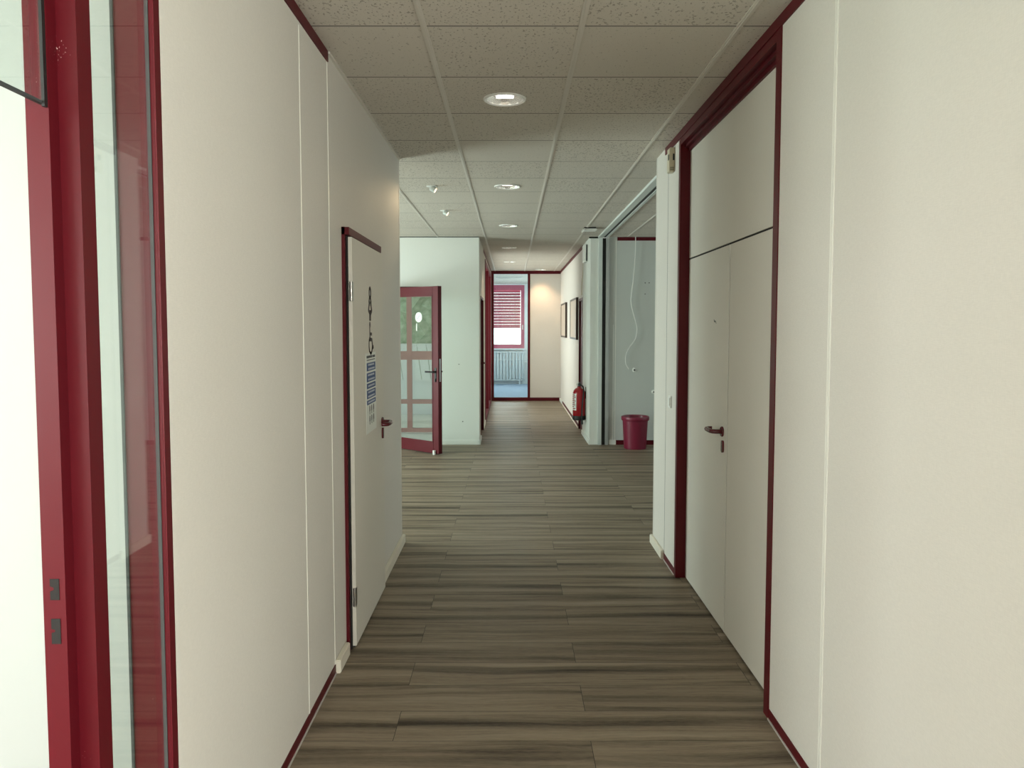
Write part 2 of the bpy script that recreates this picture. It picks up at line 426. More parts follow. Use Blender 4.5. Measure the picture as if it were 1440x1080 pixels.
def lever(parent, x, y, z, sx, sy, m='redhandle'):
    # burgundy U-shaped lever; sx: out of the door, sy: direction of the grip
    R90 = Matrix.Rotation(PI/2*sx, 4, 'Y')
    bm = bmesh.new(); lathe(bm, [(0, 0), (.026, 0), (.027, .004), (.024, .009), (0, .009)], 28, Matrix.Translation((x, y, z)) @ R90)
    r = obj('rosette', bm, m, parent, True)
    bm = bmesh.new()
    pts = curve([(x+sx*.004, y, z), (x+sx*.032, y, z), (x+sx*.052, y+sy*.012, z), (x+sx*.057, y+sy*.04, z), (x+sx*.057, y+sy*.095, z), (x+sx*.050, y+sy*.122, z), (x+sx*.028, y+sy*.130, z), (x+sx*.022, y+sy*.130, z)], 6)
    tube(bm, pts, .0115, 14); h = obj('handle', bm, m, parent, True)
    return h
def keyplate(parent, x, y, z, sx, m='redhandle'):
    bm = bmesh.new(); pts = []
    for k in range(12): pts.append((y+.0155*math.cos(PI*k/11), z+.016+.0155*math.sin(PI*k/11)))
    for k in range(12): pts.append((y-.0155*math.cos(PI*k/11), z-.016-.0155*math.sin(PI*k/11)))
    prism(bm, pts, 'X', x, x+sx*.009)
    o = obj('key_plate', bm, m, parent)
    bm = bmesh.new(); prism(bm, [(y-.004, z-.016), (y+.004, z-.016), (y+.004, z+.006), (y-.004, z+.006)], 'X', x+sx*.009, x+sx*.0098)
    obj('keyhole', bm, 'gasket', parent)
lever(e, XD, 3.945, 1.030, -1, 1); keyplate(e, XD, 3.93, .955, -1)
tube_s = bmesh.new(); tube(tube_s, curve([(XD-.001, 4.10, 1.585), (XD-.002, 4.115, 1.600), (XD-.002, 4.13, 1.592), (XD-.001, 4.145, 1.606)], 5), .0012, 6)
obj('scuff_mark', tube_s, 'gasket', e)
struct(local(e), 'cream double door with burgundy frame, red lever handle and panel above', 'door')

# ---- restroom door on left wall
XP = -.757
e = empty('door_3', (XL, 4.12, 0))
box('jamb', 'red', XL-.002, -.782, 3.650, 3.672, 0, 2.035, parent=e)
box('shadow_gap', 'gap', XL-.001, -.775, 3.672, 3.6915, 0, 1.995, parent=e)
box('head', 'red', XL-.002, XP-.004, 3.650, 4.545, 1.998, 2.034, parent=e, bev=.001)
box('shadow_gap', 'gap', XL-.001, XP-.010, 3.700, 4.545, .001, .02, parent=e)
lf = box('leaf', 'doorleaf', XL+.001, XP, 3.692, 4.555, .010, 1.993, parent=e, bev=.0012)
for z in (1.735, .255):
    bm = bmesh.new(); tube(bm, [(XP-.004, 3.684, z-.045), (XP-.004, 3.684, z+.045)], .0075, 12)
    bx(bm, XP-.001, XP+.002, 3.686, 3.712, z-.045, z+.045)
    obj('hinge', bm, 'steel', e, True)
lever(e, XP, 4.49, 1.015, 1, -1); keyplate(e, XP, 4.49, .948, 1)
struct(local(e), 'cream restroom door with burgundy frame and red lever on the left wall', 'door')

def flat(bm, pts, x=XP, th=.0012): prism(bm, pts, 'X', x, x+th)
def stroke(bm, pts, w=.006, closed=False):
    n = len(pts)
    for i in range(n if closed else n-1):
        (a, b), (c, d) = pts[i], pts[(i+1) % n]
        L = math.hypot(c-a, d-b) or 1; nx, ny = -(d-b)/L*w/2, (c-a)/L*w/2; ex, ey = (c-a)/L*w*.3, (d-b)/L*w*.3
        flat(bm, [(a-ex+nx, b-ey+ny), (c+ex+nx, d+ey+ny), (c+ex-nx, d+ey-ny), (a-ex-nx, b-ey-ny)])
def arc(cy, cz, ry, rz, a0, a1, n=20): return [(cy+ry*math.cos(math.radians(a0+(a1-a0)*i/n)), cz+rz*math.sin(math.radians(a0+(a1-a0)*i/n))) for i in range(n+1)]
# woman symbol
y0 = 4.145
bm = bmesh.new(); stroke(bm, arc(y0, 1.748, .024, .026, 0, 360, 24), .016)
stroke(bm, [(y0-.020, 1.714), (y0-.030, 1.700), (y0-.012, 1.690)], .018); stroke(bm, [(y0+.020, 1.714), (y0+.030, 1.700), (y0+.012, 1.690)], .018)
stroke(bm, [(y0-.018, 1.700), (y0-.044, 1.655), (y0-.020, 1.643)], .021); stroke(bm, [(y0+.018, 1.700), (y0+.044, 1.655), (y0+.020, 1.643)], .024)
stroke(bm, [(y0-.012, 1.650), (y0-.012, 1.606)], .020); stroke(bm, [(y0+.012, 1.650), (y0+.012, 1.606)], .020)
tag(obj('restroom_sign', bm, 'picto'), 'dark woman figure symbol stuck on the restroom door', 'sign')
bm = bmesh.new(); yy = 4.165
flat(bm, arc(yy-.03, 1.578, .016, .016, 0, 342, 18))
stroke(bm, [(yy-.035, 1.560), (yy-.030, 1.500), (yy+.025, 1.497), (yy+.045, 1.455), (yy+.062, 1.458)], .019)
stroke(bm, [(yy-.030, 1.530), (yy+.02, 1.528)], .016)
stroke(bm, arc(yy-.012, 1.470, .048, .045, 130, 375, 22), .016)
tag(obj('restroom_sign', bm, 'picto'), 'dark wheelchair symbol stuck on the restroom door', 'sign')
# hygiene poster: A3-size sheet, five blue blocks and two rows of small figures
PY0, PY1, PZ0, PZ1 = 4.005, 4.300, 1.005, 1.430
e = empty('poster', (XP, (PY0+PY1)/2, PZ0))
bm = bmesh.new(); bx(bm, XP, XP+.0012, PY0, PY1, PZ0, PZ1); obj('sheet', bm, 'paper', e)
def rel(u, v): return (PY0+.02+u*(PY1-PY0-.04), PZ0+v*(PZ1-PZ0))
def pr(bm, u0, u1, v0, v1, x, th=.0006):
    (a, c), (b, d) = rel(u0, v0), rel(u1, v1); bx(bm, x, x+th, a, b, c, d)
bm = bmesh.new()
for u0, u1 in ((0, .13), (.15, .30), (.32, .47), (.49, .62), (.66, .80), (.82, .97)): pr(bm, u0, u1, .935, .965, XP+.0012)
pr(bm, .02, .96, .905, .915, XP+.0012); obj('heading', bm, 'ink', e)
for v0, v1, nl in ((.775, .875, 2), (.640, .750, 2), (.555, .620, 1), (.430, .535, 2), (.355, .410, 1)):
    bm = bmesh.new(); pr(bm, 0, 1, v0, v1, XP+.0012); q = obj('blue_block', bm, 'blue', e)
    bm = bmesh.new(); rnd = random.Random(int(v0*1000))
    for l in range(nl):
        vc = v1-(l+.5)*(v1-v0)/nl; h = .011; u = .12+.06*rnd.random()
        while u < .84:
            ww = .05+.09*rnd.random(); pr(bm, u, min(u+ww, .88), vc-h, vc+h, XP+.0018, .0004); u += ww+.025
    obj('text_lines', bm, 'textgrey', q)
for vc in (.275, .150):
    for uc in (.30, .52, .74):
        bm = bmesh.new(); pr(bm, uc-.045, uc+.045, vc-.01, vc+.035, XP+.0012); pr(bm, uc-.025, uc+.025, vc-.050, vc-.01, XP+.0012)
        (a, c) = rel(uc, vc+.044); flat(bm, arc(a, c, .010, .008, 0, 342, 12), XP+.0012, .0006)
        obj('figure', bm, 'ink', e)
tag(local(e), 'white hygiene notice with blue text blocks on the restroom door', 'poster')

# ---- thermostat and light switch on the narrow right wall
e = empty('thermostat', (XR, 4.97, 2.60))
bm = bmesh.new(); bx(bm, XR-.034, XR, 4.93, 5.01, 2.545, 2.695, bev=.004); obj('housing', bm, 'ivory', e)
box('display', 'black', XR-.0355, XR-.033, 4.945, 4.975, 2.62, 2.655, parent=e)
boxes('display', 'black', [(XR-.014, XR-.004, 4.9285, 4.931, 2.615, 2.655)], parent=e)
boxes('vent', 'gap', [(XR-.030, XR-.006, 4.9290, 4.931, 2.553+i*.008, 2.556+i*.008) for i in range(3)], parent=e)
tag(local(e), 'ivory wall sensor box with black window under the ceiling by the double door', 'thermostat')
e = empty('light_switch', (XR, 4.975, 1.085))
bm = bmesh.new(); bx(bm, XR-.009, XR, 4.937, 5.013, 1.045, 1.125, bev=.003); obj('plate', bm, 'plastic', e)
bm = bmesh.new(); bx(bm, XR-.014, XR-.008, 4.950, 5.000, 1.058, 1.112, bev=.002); obj('rocker', bm, 'plastic', e)
tag(local(e), 'white light switch on the narrow wall beside the double door', 'light switch')

# ---------------------------------------------------------------- foyer, right room
def skir(name, b, lbl): return skirting(name, 'skirtw', [b], lbl)
OX0, OX1, OZ = -2.75, -1.00, 2.10
w = struct(boxes('wall_back', 'paint', [(OX1, FL, YB, YB+.12, 0, ZC), (OX0, OX1, YB, YB+.12, OZ, ZC), (-4.5, OX0, YB, YB+.12, 0, ZC)]), 'pale green-grey foyer wall beside the open glazed door', 'wall')
skir('baseboard_back', (OX1, FL+.02, YB-.015, YB, 0, .065), 'white skirting below the pale foyer wall')
struct(box('trim_5', 'gap', -4.3, FL, YB-.004, YB, ZC-.010, ZC-.001), 'dark shadow line between foyer wall and ceiling', 'trim')
FW = (6.7, 9.0, .1, 2.4)
struct(boxes('wall_foyer_left', 'paint', [(-4.5, -4.4, YE, YB, 0, FW[2]), (-4.5, -4.4, YE, YB, FW[3], ZC), (-4.5, -4.4, YE, FW[0], FW[2], FW[3]), (-4.5, -4.4, FW[1], YB, FW[2], FW[3])]), 'outer wall of the foyer', 'wall')
glazed('window_5', 'X', -4.45, FW[0], FW[1], FW[2], FW[3], 'tall glazing in the outer foyer wall', 3)
# right room
struct(boxes('wall_room_front', 'paint', [(XR+.11, 6.2, YE-.10, YE+.02, 0, ZC)]), 'front wall of the open room on the right', 'wall')
RW = (6.2, 9.6, .9, 2.4)
struct(boxes('wall_room_right', 'paint', [(6.2, 6.3, YE-.1, YB+.12, 0, RW[2]), (6.2, 6.3, YE-.1, YB+.12, RW[3], ZC), (6.2, 6.3, YE-.1, RW[0], RW[2], RW[3]), (6.2, 6.3, RW[1], YB+.12, RW[2], RW[3])]), 'window wall of the open room', 'wall')
glazed('window_6', 'X', 6.25, RW[0], RW[1], RW[2], RW[3], 'window of the open room', 3)
w = struct(box('wall_room_back', 'roompaint', 1.29, 6.2, YB, YB+.12, 0, ZC), 'grey-green back wall of the open room on the right', 'wall')
box('joint_bead', 'bead', 1.376, 1.382, YB-.002, YB+.001, .06, ZC-.05, parent=w)
box('edge_post', 'skirtw', 1.345, 1.352, YB-.0015, YB+.001, .06, 1.6, parent=w)
struct(box('trim_6', 'red', 1.392, 6.2, YB-.006, YB, ZC-.052, ZC-.006), 'burgundy strip at the top of the open room back wall', 'trim')
struct(box('baseboard_room', 'red', 1.392, 6.2, YB-.008, YB, .0, .06), 'burgundy skirting behind the waste bin', 'baseboard')
skir('baseboard_room', (1.295, 1.392, YB-.016, YB, 0, .065), 'short white skirting beside the partition channel')
# pilaster
w = struct(box('wall_pilaster', 'paint', FR, 1.150, YB, 11.32, 0, ZC), 'white pilaster between far corridor and open room', 'wall')
skir('baseboard_pilaster', (FR-.015, 1.145, YB-.016, YB+.0, 0, .065), 'white skirting at the foot of the pilaster')
skir('baseboard_pilaster', (FR-.015, FR, YB, 11.3, 0, .065), 'white skirting along the corridor side of the pilaster')
struct(box('trim_7', 'gap', FR-.02, 1.145, YB-.006, YB, ZC-.022, ZC-.003), 'dark shadow gap above the pilaster', 'trim')
e = empty('partition_channel', (1.22, YB-.02, 0))
box('rail', 'alupaint', 1.146, 1.196, YB-.035, YB+.02, 0, ZC-.02, parent=e, bev=.002)
box('rail', 'alu', 1.243, 1.288, YB-.035, YB+.02, 0, ZC-.02, parent=e, bev=.002)
box('slot', 'black', 1.196, 1.243, YB-.01, YB+.02, 0, ZC-.02, parent=e)
tag(local(e), 'vertical grey channel with black slot at the end of the folding partition track', 'wall channel')
e = empty('partition_track', (1.22, 7.9, ZC-.03))
box('rail', 'alupaint', 1.135, 1.198, YE+.02, YB-.035, ZC-.022, ZC+.001, parent=e)
box('rail', 'alupaint', 1.232, 1.262, YE+.02, YB-.035, ZC-.022, ZC+.001, parent=e)
box('slot', 'black', 1.198, 1.232, YE+.02, YB-.035, ZC-.016, ZC+.001, parent=e)
tag(local(e), 'white ceiling track with black slot running towards the pilaster', 'ceiling track')

# waste bin
e = empty('waste_bin', (1.60, 9.94, 0))
bm = bmesh.new(); lathe(bm, [(0, 0), (.138, 0), (.143, .004), (.163, .375), (.160, .377), (.140, .008), (0, .008)], 56); obj('body', bm, 'bin', e, True)
bm = bmesh.new(); lathe(bm, [(.160, .365), (.176, .368), (.180, .376), (.180, .408), (.175, .418), (.164, .420), (.160, .415), (.160, .365)], 56); obj('rim', bm, 'bin', e, True)
for a in (0, ):
    pass
tag(e, 'magenta-red plastic waste bin on the floor against the back wall', 'waste bin')
# cable hanging
bm = bmesh.new()
tube(bm, curve([(1.625, YB-.05, ZC-.004), (1.622, YB-.05, 2.5), (1.600, YB-.05, 2.2), (1.578, YB-.05, 2.02), (1.572, YB-.04, 1.90), (1.60, YB-.04, 1.77), (1.642, YB-.04, 1.62), (1.655, YB-.04, 1.52), (1.63, YB-.04, 1.40), (1.545, YB-.04, 1.28), (1.51, YB-.04, 1.18), (1.515, YB-.03, 1.08), (1.555, YB-.02, 1.01)], 6), .0055, 8)
tag(obj('cable', bm, 'cable', smooth=True), 'long white cable dangling from the ceiling in the open room', 'cable')
def P(px, py, Y):   # measured spot on the back wall to metres
    return ((px-720)/1086.4*Y, 1.565-(py-461)/1086.4*Y)
def socket(x, z, lbl):
    e = empty('wall_outlet', (x, YB, z))
    bm = bmesh.new(); lathe(bm, [(0, 0), (.03, 0), (.03, .006), (.022, .014), (0, .016)], 24, Matrix.Translation((x, YB, z)) @ Matrix.Rotation(PI/2, 4, 'X'))
    obj('cover', bm, 'plastic', e, True)
    bm = bmesh.new(); lathe(bm, [(0, .012), (.012, .012), (.011, .022), (0, .022)], 16, Matrix.Translation((x, YB, z)) @ Matrix.Rotation(PI/2, 4, 'X'))
    obj('plug', bm, 'gasket', e, True)
    tag(local(e), lbl, 'outlet')
socket(*P(893, 521, YB), 'small round outlet on the wall below the dangling cable end')
socket(*P(920.5, 552, YB), 'small round outlet partly hidden behind the near right wall')
e = empty('wall_hole', (1.8, YB, 2.1))
for px, py in ((907, 399), (912.5, 399), (907, 414.5)):
    x, z = P(px, py, YB); bm = bmesh.new(); lathe(bm, [(0, 0), (.007, 0), (.007, .0015), (0, .0015)], 12, Matrix.Translation((x, YB-.0002, z)) @ Matrix.Rotation(PI/2, 4, 'X'))
    h = obj('drill_hole', bm, 'gap', e)
tag(local(e), 'three old drill holes in the open room wall', 'drill holes')
x, z = P(651, 594, YB)
x2, z2 = P(646, 513, YB)
e = empty('wall_nail', (x, YB, z))
bm = bmesh.new(); bx(bm, x-.008, x+.008, YB-.004, YB, z-.006, z+.006, bev=.002); obj('screw_head', bm, 'gasket', e)
tag(local(e), 'tiny grey screw low on the pale foyer wall', 'screw')
e = empty('wall_nail', (x2, YB, z2))
bm = bmesh.new(); bx(bm, x2-.006, x2+.006, YB-.004, YB, z2-.006, z2+.006, bev=.002); obj('screw_head', bm, 'gasket', e)
tag(local(e), 'tiny grey screw at mid height on the pale foyer wall', 'screw')

# ceiling device near the pilaster
e = empty('ceiling_detector', (.94, 9.35, ZC))
bm = bmesh.new(); bx(bm, .865, 1.005, 9.27, 9.43, ZC-.016, ZC+.001, bev=.003); obj('mount', bm, 'black', e)
bm = bmesh.new(); bx(bm, .86, 1.02, 9.26, 9.44, ZC-.036, ZC-.016, bev=.008); obj('housing', bm, 'plastic', e)
bm = bmesh.new(); tube(bm, curve([(.872, 9.27, ZC-.02), (.85, 9.26, ZC-.035), (.835, 9.255, ZC-.065)], 4), .008, 8); obj('bracket', bm, 'plastic', e, True)
tag(local(e), 'small white ceiling device with black top near the pilaster', 'detector')

# ---- open glazed door
HP, NP = Vector((-1.72, 10.11, 0)), Vector((-.893, 9.399, 0))
d = (HP-NP); W = d.length; d.normalize(); ang = math.atan2(d.y, d.x)
e = empty('door_4', NP)
T_ = .062; H_ = 2.065; ST = .095
def dbx(name, m, u0, u1, v0, v1, z0, z1, parent=e, bev=.002):
    bm = bmesh.new(); bx(bm, u0, u1, v0, v1, z0, z1, bev=bev); return obj(name, bm, m, parent)
e.rotation_euler = (0, 0, ang)     # local +x runs from the free edge to the hinge; local -y faces away (right/back)
dbx('stile', 'red', 0, ST, -T_, 0, .012, H_)
dbx('stile', 'red', W-ST, W, -T_, 0, .012, H_)
dbx('top_rail', 'red', ST, W-ST, -T_, 0, H_-.105, H_)
dbx('bottom_rail', 'red', ST, W-ST, -T_, 0, .012, .145)
dbx('pane', 'glass', ST, W-ST, -T_/2-.003, -T_/2+.003, .145, H_-.105, bev=0)
boxes('glazing_bead', 'red', [(ST, ST+.014, -.004, .004, .145, H_-.105), (W-ST-.014, W-ST, -.004, .004, .145, H_-.105), (ST, W-ST, -.004, .004, .145, .159), (ST, W-ST, -.004, .004, H_-.119, H_-.105)], parent=e)
dbx('edge_plate', 'steel', -.002, .001, -.042, -.020, .90, 1.18)
for s in (1, -1):
    y = 0 if s > 0 else -T_
    bm = bmesh.new(); tube(bm, curve([(.045, y, 1.02), (.045, y+s*.035, 1.02), (.055, y+s*.05, 1.02), (.09, y+s*.052, 1.02), (.175, y+s*.052, 1.02)], 5), .010, 12)
    obj('handle', bm, 'black', e, True)
    dbx('handle_plate', 'gasket', .030, .062, min(y, y+s*.006), max(y, y+s*.006), .92, 1.07)
    dbx('lock_cylinder', 'black', .037, .055, min(y, y+s*.016), max(y, y+s*.016), .90, .94)
bm = bmesh.new(); lathe(bm, [(0, 0), (.062, 0), (.062, .002), (0, .002)], 32, Matrix.Translation((.375, .002-T_/2, 1.69)) @ Matrix.Rotation(-PI/2, 4, 'X'))
q = obj('sticker', bm, 'plastic', e)
bm = bmesh.new()
tube(bm, [(.375+.045*math.cos(a*PI/12), .0055-T_/2, 1.69+.045*math.sin(a*PI/12)) for a in range(24)], .0022, 6, True)
tube(bm, [(.365, .0055-T_/2, 1.715), (.37, .0055-T_/2, 1.69), (.39, .0055-T_/2, 1.685), (.385, .0055-T_/2, 1.665)], .004, 6)
obj('symbol', bm, 'textgrey', q)
dbx('label_strip', 'plastic', .405, .42, -T_/2+.003, -T_/2+.005, 1.52, 1.61)
bm = bmesh.new(); tube(bm, [(.06, .02, .001), (.06, .02, .055)], .018, 14); obj('stopper', bm, 'plastic', e, True)
struct(e, 'red metal glazed door standing open into the foyer', 'door')

# doorway frame and vestibule screen beyond
e = empty('door_5', (-1.9, YB+.05, 0))
box('jamb', 'red', OX1-.06, OX1, YB+.005, YB+.11, 0, OZ, parent=e)
box('jamb', 'red', -1.80, -1.73, YB-.10, YB+.11, 0, OZ, parent=e)
box('jamb', 'red', OX0, OX0+.06, YB+.005, YB+.11, 0, OZ, parent=e)
box('head', 'red', OX0+.06, OX1-.06, YB+.005, YB+.11, OZ-.03, OZ, parent=e)
box('fixed_pane', 'glass', OX0+.06, -1.80, YB+.05, YB+.058, .02, OZ-.03, parent=e)
struct(local(e), 'burgundy frame of the entrance opening behind the glazed door', 'door frame')
YS = 11.5
def PX(px, Y): return (px-720)/1086.4*Y
def PZ(py, Y): return 1.565-(py-461.5)/1086.4*Y
e = empty('window_7', (-1.8, YS, 0))
SX0, SX1 = -3.4, -.56
mxs = [PX(576.5, YS), PX(576.5, YS)-1.15]
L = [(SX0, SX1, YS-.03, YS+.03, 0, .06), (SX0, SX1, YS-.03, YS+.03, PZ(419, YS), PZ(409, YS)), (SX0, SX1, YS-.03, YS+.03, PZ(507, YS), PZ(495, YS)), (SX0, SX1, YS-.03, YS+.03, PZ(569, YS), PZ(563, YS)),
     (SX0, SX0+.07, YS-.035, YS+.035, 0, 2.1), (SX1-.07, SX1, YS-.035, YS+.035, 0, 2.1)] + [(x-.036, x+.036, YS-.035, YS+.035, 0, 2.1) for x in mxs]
boxes('window_frame', 'redflare', L, parent=e)
xs = [SX0+.07] + sorted(mxs) + [SX1-.07]
for i in range(3): box('pane', 'glass', xs[i]+.036*(i > 0), xs[i+1]-.036*(i < 2), YS-.004, YS+.004, .06, PZ(414, YS), parent=e)
struct(local(e), 'red framed outer glazing of the entrance seen through the open door', 'window')
struct(box('wall_vestibule', 'white', FL-.14, FL-.12, YB+.12, YS+.1, 0, ZC), 'side wall of the entrance porch', 'wall')

# outdoors
struct(box('ground', 'paving', -22, -.56, YB+.12, 40, -.08, -.02), 'pale paving outside the entrance', 'ground')
struct(box('ground', 'paving', -22, -4.5, -12, YB+.12, -.08, -.02), 'pale paving outside the side room', 'ground')
struct(box('ground', 'paving', -22, 22, YW+.2, 40, -.08, -.02), 'pale paving outside the end room', 'ground')
def hedge(x0, x1, y, h, n, lbl):
    e = empty('hedge', ((x0+x1)/2, y, 0)); rnd = random.Random(5)
    bm = bmesh.new()
    for i in range(n):
        for z in (h*.25, h*.6, h*.9):
            x = x0+(x1-x0)*i/(n-1)+rnd.uniform(-.15, .15); r = h*.26+rnd.uniform(-.05, .1)
            g = bmesh.ops.create_icosphere(bm, subdivisions=3, radius=r, matrix=Matrix.Translation((x, y+rnd.uniform(-.2, .2), z)))
            for v in g['verts']: v.co += Vector((rnd.uniform(-1, 1), rnd.uniform(-1, 1), rnd.uniform(-1, 1)))*.05
    obj('foliage', bm, 'hedge', e)
    for i in range(0, n, 3):
        bm = bmesh.new(); x = x0+(x1-x0)*i/(n-1); tube(bm, [(x, y, -.03), (x, y, h*.4)], .05, 8); obj('stem', bm, 'bark', e)
    tag(local(e), lbl, 'hedge')
hedge(-8.0, -1.75, 16.2, 2.7, 15, 'tall pale green hedge outside behind the entrance glazing')
e = empty('slatted_screen', (-1.9, 14.0, 0))
for k in range(12):
    bm = bmesh.new(); x = -2.9+k*.17; prism(bm, [(x, 1.25), (x+.158, 1.25), (x+.248, .60), (x+.09, .60)], 'Y', 13.98, 14.02); obj('slat', bm, 'outwhite', e)
boxes('rail', 'outwhite', [(-3.0, -.9, 14.02, 14.06, 1.20, 1.27), (-3.0, -.8, 14.02, 14.06, .55, .62)], parent=e)
box('base_board', 'outwhite', -3.0, -.8, 14.03, 14.06, -.02, .55, parent=e)
for x in (-2.62, -1.05): box('leg', 'outwhite', x, x+.06, 14.02, 14.08, -.02, 1.2, parent=e)
tag(local(e), 'white slanted slat screen outside the entrance glazing', 'slat screen')

# ---------------------------------------------------------------- far corridor
struct(boxes('wall_far_left', 'panel', [(FL-.12, FL, YB+.12, 10.72, 0, ZC), (FL-.12, FL, 10.72, 11.76, 2.0, ZC), (FL-.12, FL, 11.76, 12.5, 0, ZC), (FL-.12, FL, 12.5, 15.9, 2.66, ZC), (FL-.12, FL, 15.9, YF+.06, 0, ZC)]), 'cream wall on the left of the far corridor', 'wall')
skir('baseboard_far_left', (FL, FL+.015, YB-.015, 10.70, 0, .065), 'white skirting at the far corridor corner')
skir('baseboard_far_left', (FL, FL+.012, 11.80, 12.5, 0, .065), 'pale skirting between the left far doors')
e = empty('door_6', (FL, 11.24, 0))
boxes('jamb', 'red', [(FL-.10, FL+.006, 10.72, 10.76, 0, 2.0), (FL-.10, FL+.006, 11.72, 11.76, 0, 2.0), (FL-.10, FL+.006, 10.76, 11.72, 1.965, 2.0)], parent=e)
box('leaf', 'frame', FL-.07, FL-.03, 10.76, 11.72, .01, 1.965, parent=e)
lever(e, FL-.03, 11.64, 1.03, 1, -1)
struct(local(e), 'dark door with burgundy frame at the start of the far corridor, left side', 'door')
e = empty('window_8', (FL, 14.25, 0))
boxes('window_frame', 'red', [(FL-.10, FL+.010, y, y+.07, 0, 2.66) for y in (12.5, 14.17, 15.83)] + [(FL-.10, FL+.010, a, a+1.60, z, z+.07) for a in (12.57, 14.24) for z in (0, 2.59)] + [(FL-.002, FL+.004, 11.9, YF-.02, ZC-.05, ZC-.002)], parent=e)
for a in (12.57, 14.24): box('pane', 'glass', FL-.055, FL-.049, a, a+1.60, .07, 2.59, parent=e)
struct(local(e), 'burgundy framed full-height glazing on the left of the far corridor', 'window')
struct(boxes('wall_far_right', 'panel', [(FR, FR+.11, 11.32, 11.36, 2.0, ZC), (FR, FR+.11, 11.36, 11.90, 2.0, ZC), (FR, FR+.11, 11.90, YF+.06, 0, ZC)]), 'cream wall with pictures on the right of the far corridor', 'wall')
e = empty('door_7', (FR, 11.6, 0))
boxes('jamb', 'red', [(FR-.006, FR+.10, 11.325, 11.365, 0, 2.0), (FR-.006, FR+.10, 11.86, 11.90, 0, 2.0), (FR-.006, FR+.10, 11.365, 11.86, 1.96, 2.0)], parent=e)
box('leaf', 'red', FR+.02, FR+.06, 11.365, 11.86, .01, 1.96, parent=e)
struct(local(e), 'burgundy door behind the fire extinguisher', 'door')
struct(box('trim_9', 'red', FR-.010, FR, 11.34, YF-.02, ZC-.050, ZC-.002), 'burgundy strip along the ceiling of the far right wall', 'trim')
s = struct(box('baseboard_far_right', 'red', FR-.012, FR, 11.92, 15.6, .03, .065), 'burgundy skirting strip along the far right wall', 'baseboard')
box('sealant_line', 'skirt', FR-.016, FR, 11.92, 15.6, 0, .03, parent=s)
skir('baseboard_far_right', (FR-.02, FR, 15.6, YF-.02, 0, .065), 'white skirting at the end of the far right wall')
def picture(y0, y1, z0, z1, lbl):
    e = empty('picture_frame', (FR, (y0+y1)/2, (z0+z1)/2)); x = FR-.038; t_ = .03
    boxes('frame', 'frame', [(x, FR, y0, y0+t_, z0, z1), (x, FR, y1-t_, y1, z0, z1), (x, FR, y0+t_, y1-t_, z0, z0+t_), (x, FR, y0+t_, y1-t_, z1-t_, z1)], parent=e)
    box('print', 'picpaper', x+.008, FR-.001, y0+t_, y1-t_, z0+t_, z1-t_, parent=e)
    tag(local(e), lbl, 'picture')
picture(12.05, 13.30, 1.37, 2.03, 'dark-framed wide picture on the far right wall, next to the burgundy door')
picture(14.45, 15.75, 1.37, 2.03, 'dark-framed wide picture on the far right wall, nearest the glazed end screen')
# device, cable
e = empty('wall_device', (FR, 10.95, 2.65))
bm = bmesh.new(); bx(bm, FR-.05, FR, 10.62, 10.90, 2.46, 2.70, bev=.006); obj('housing', bm, 'plastic', e)
box('side_slot', 'gap', FR-.022, FR-.006, 10.617, 10.621, 2.47, 2.69, parent=e)
tag(local(e), 'pale box mounted high on the corridor side of the pilaster', 'wall device')
bm = bmesh.new()
tube(bm, curve([(FR-.006, 11.15, 2.70), (FR-.012, 11.25, 2.60), (FR-.02, 11.10, 2.48), (FR-.012, 11.22, 2.32), (FR-.02, 11.30, 2.16), (FR-.012, 11.40, 2.04)], 6), .005, 8)
tag(obj('cable', bm, 'ivory', smooth=True), 'thin wavy cable on the wall above the burgundy door', 'cable')
# fire extinguisher
ex, ey, ez = .945, 10.78, .27
e = empty('fire_extinguisher', (ex, ey, ez))
bm = bmesh.new(); lathe(bm, [(0, .045), (.086, .045), (.088, .05), (.088, .375), (.080, .41), (.055, .438), (.028, .450), (.024, .470), (0, .470)], 40); obj('cylinder', bm, 'extred', e, True)
bm = bmesh.new(); lathe(bm, [(0, 0), (.084, 0), (.091, .008), (.091, .058), (.088, .062), (0, .062)], 40); obj('base_ring', bm, 'black', e, True)
bm = bmesh.new(); lathe(bm, [(0, .465), (.022, .465), (.022, .50), (0, .50)], 20); bx(bm, -.02, .02, -.055, .03, .492, .512, bev=.004)
tube(bm, [(0, -.02, .512), (0, -.06, .528), (0, -.105, .520)], .009, 8); tube(bm, [(0, -.03, .495), (0, -.07, .488), (0, -.10, .480)], .007, 8); obj('valve', bm, 'black', e, True)
bm = bmesh.new(); lathe(bm, [(0, 0), (.018, 0), (.018, .01), (0, .01)], 16, Matrix.Translation((-.022, -.02, .50)) @ Matrix.Rotation(PI/2, 4, 'X')); obj('gauge', bm, 'plastic', e)
bm = bmesh.new(); tube(bm, curve([(.02, -.02, .49), (.05, -.06, .47), (.055, -.095, .40), (.045, -.100, .30), (.035, -.100, .18), (.032, -.100, .06), (.034, -.100, -.02)], 6), .010, 10); obj('hose', bm, 'black', e, True)
bm = bmesh.new(); tube(bm, [(.034, -.100, .02), (.034, -.100, -.05)], [.012, .017], 12); obj('nozzle', bm, 'black', e, True)
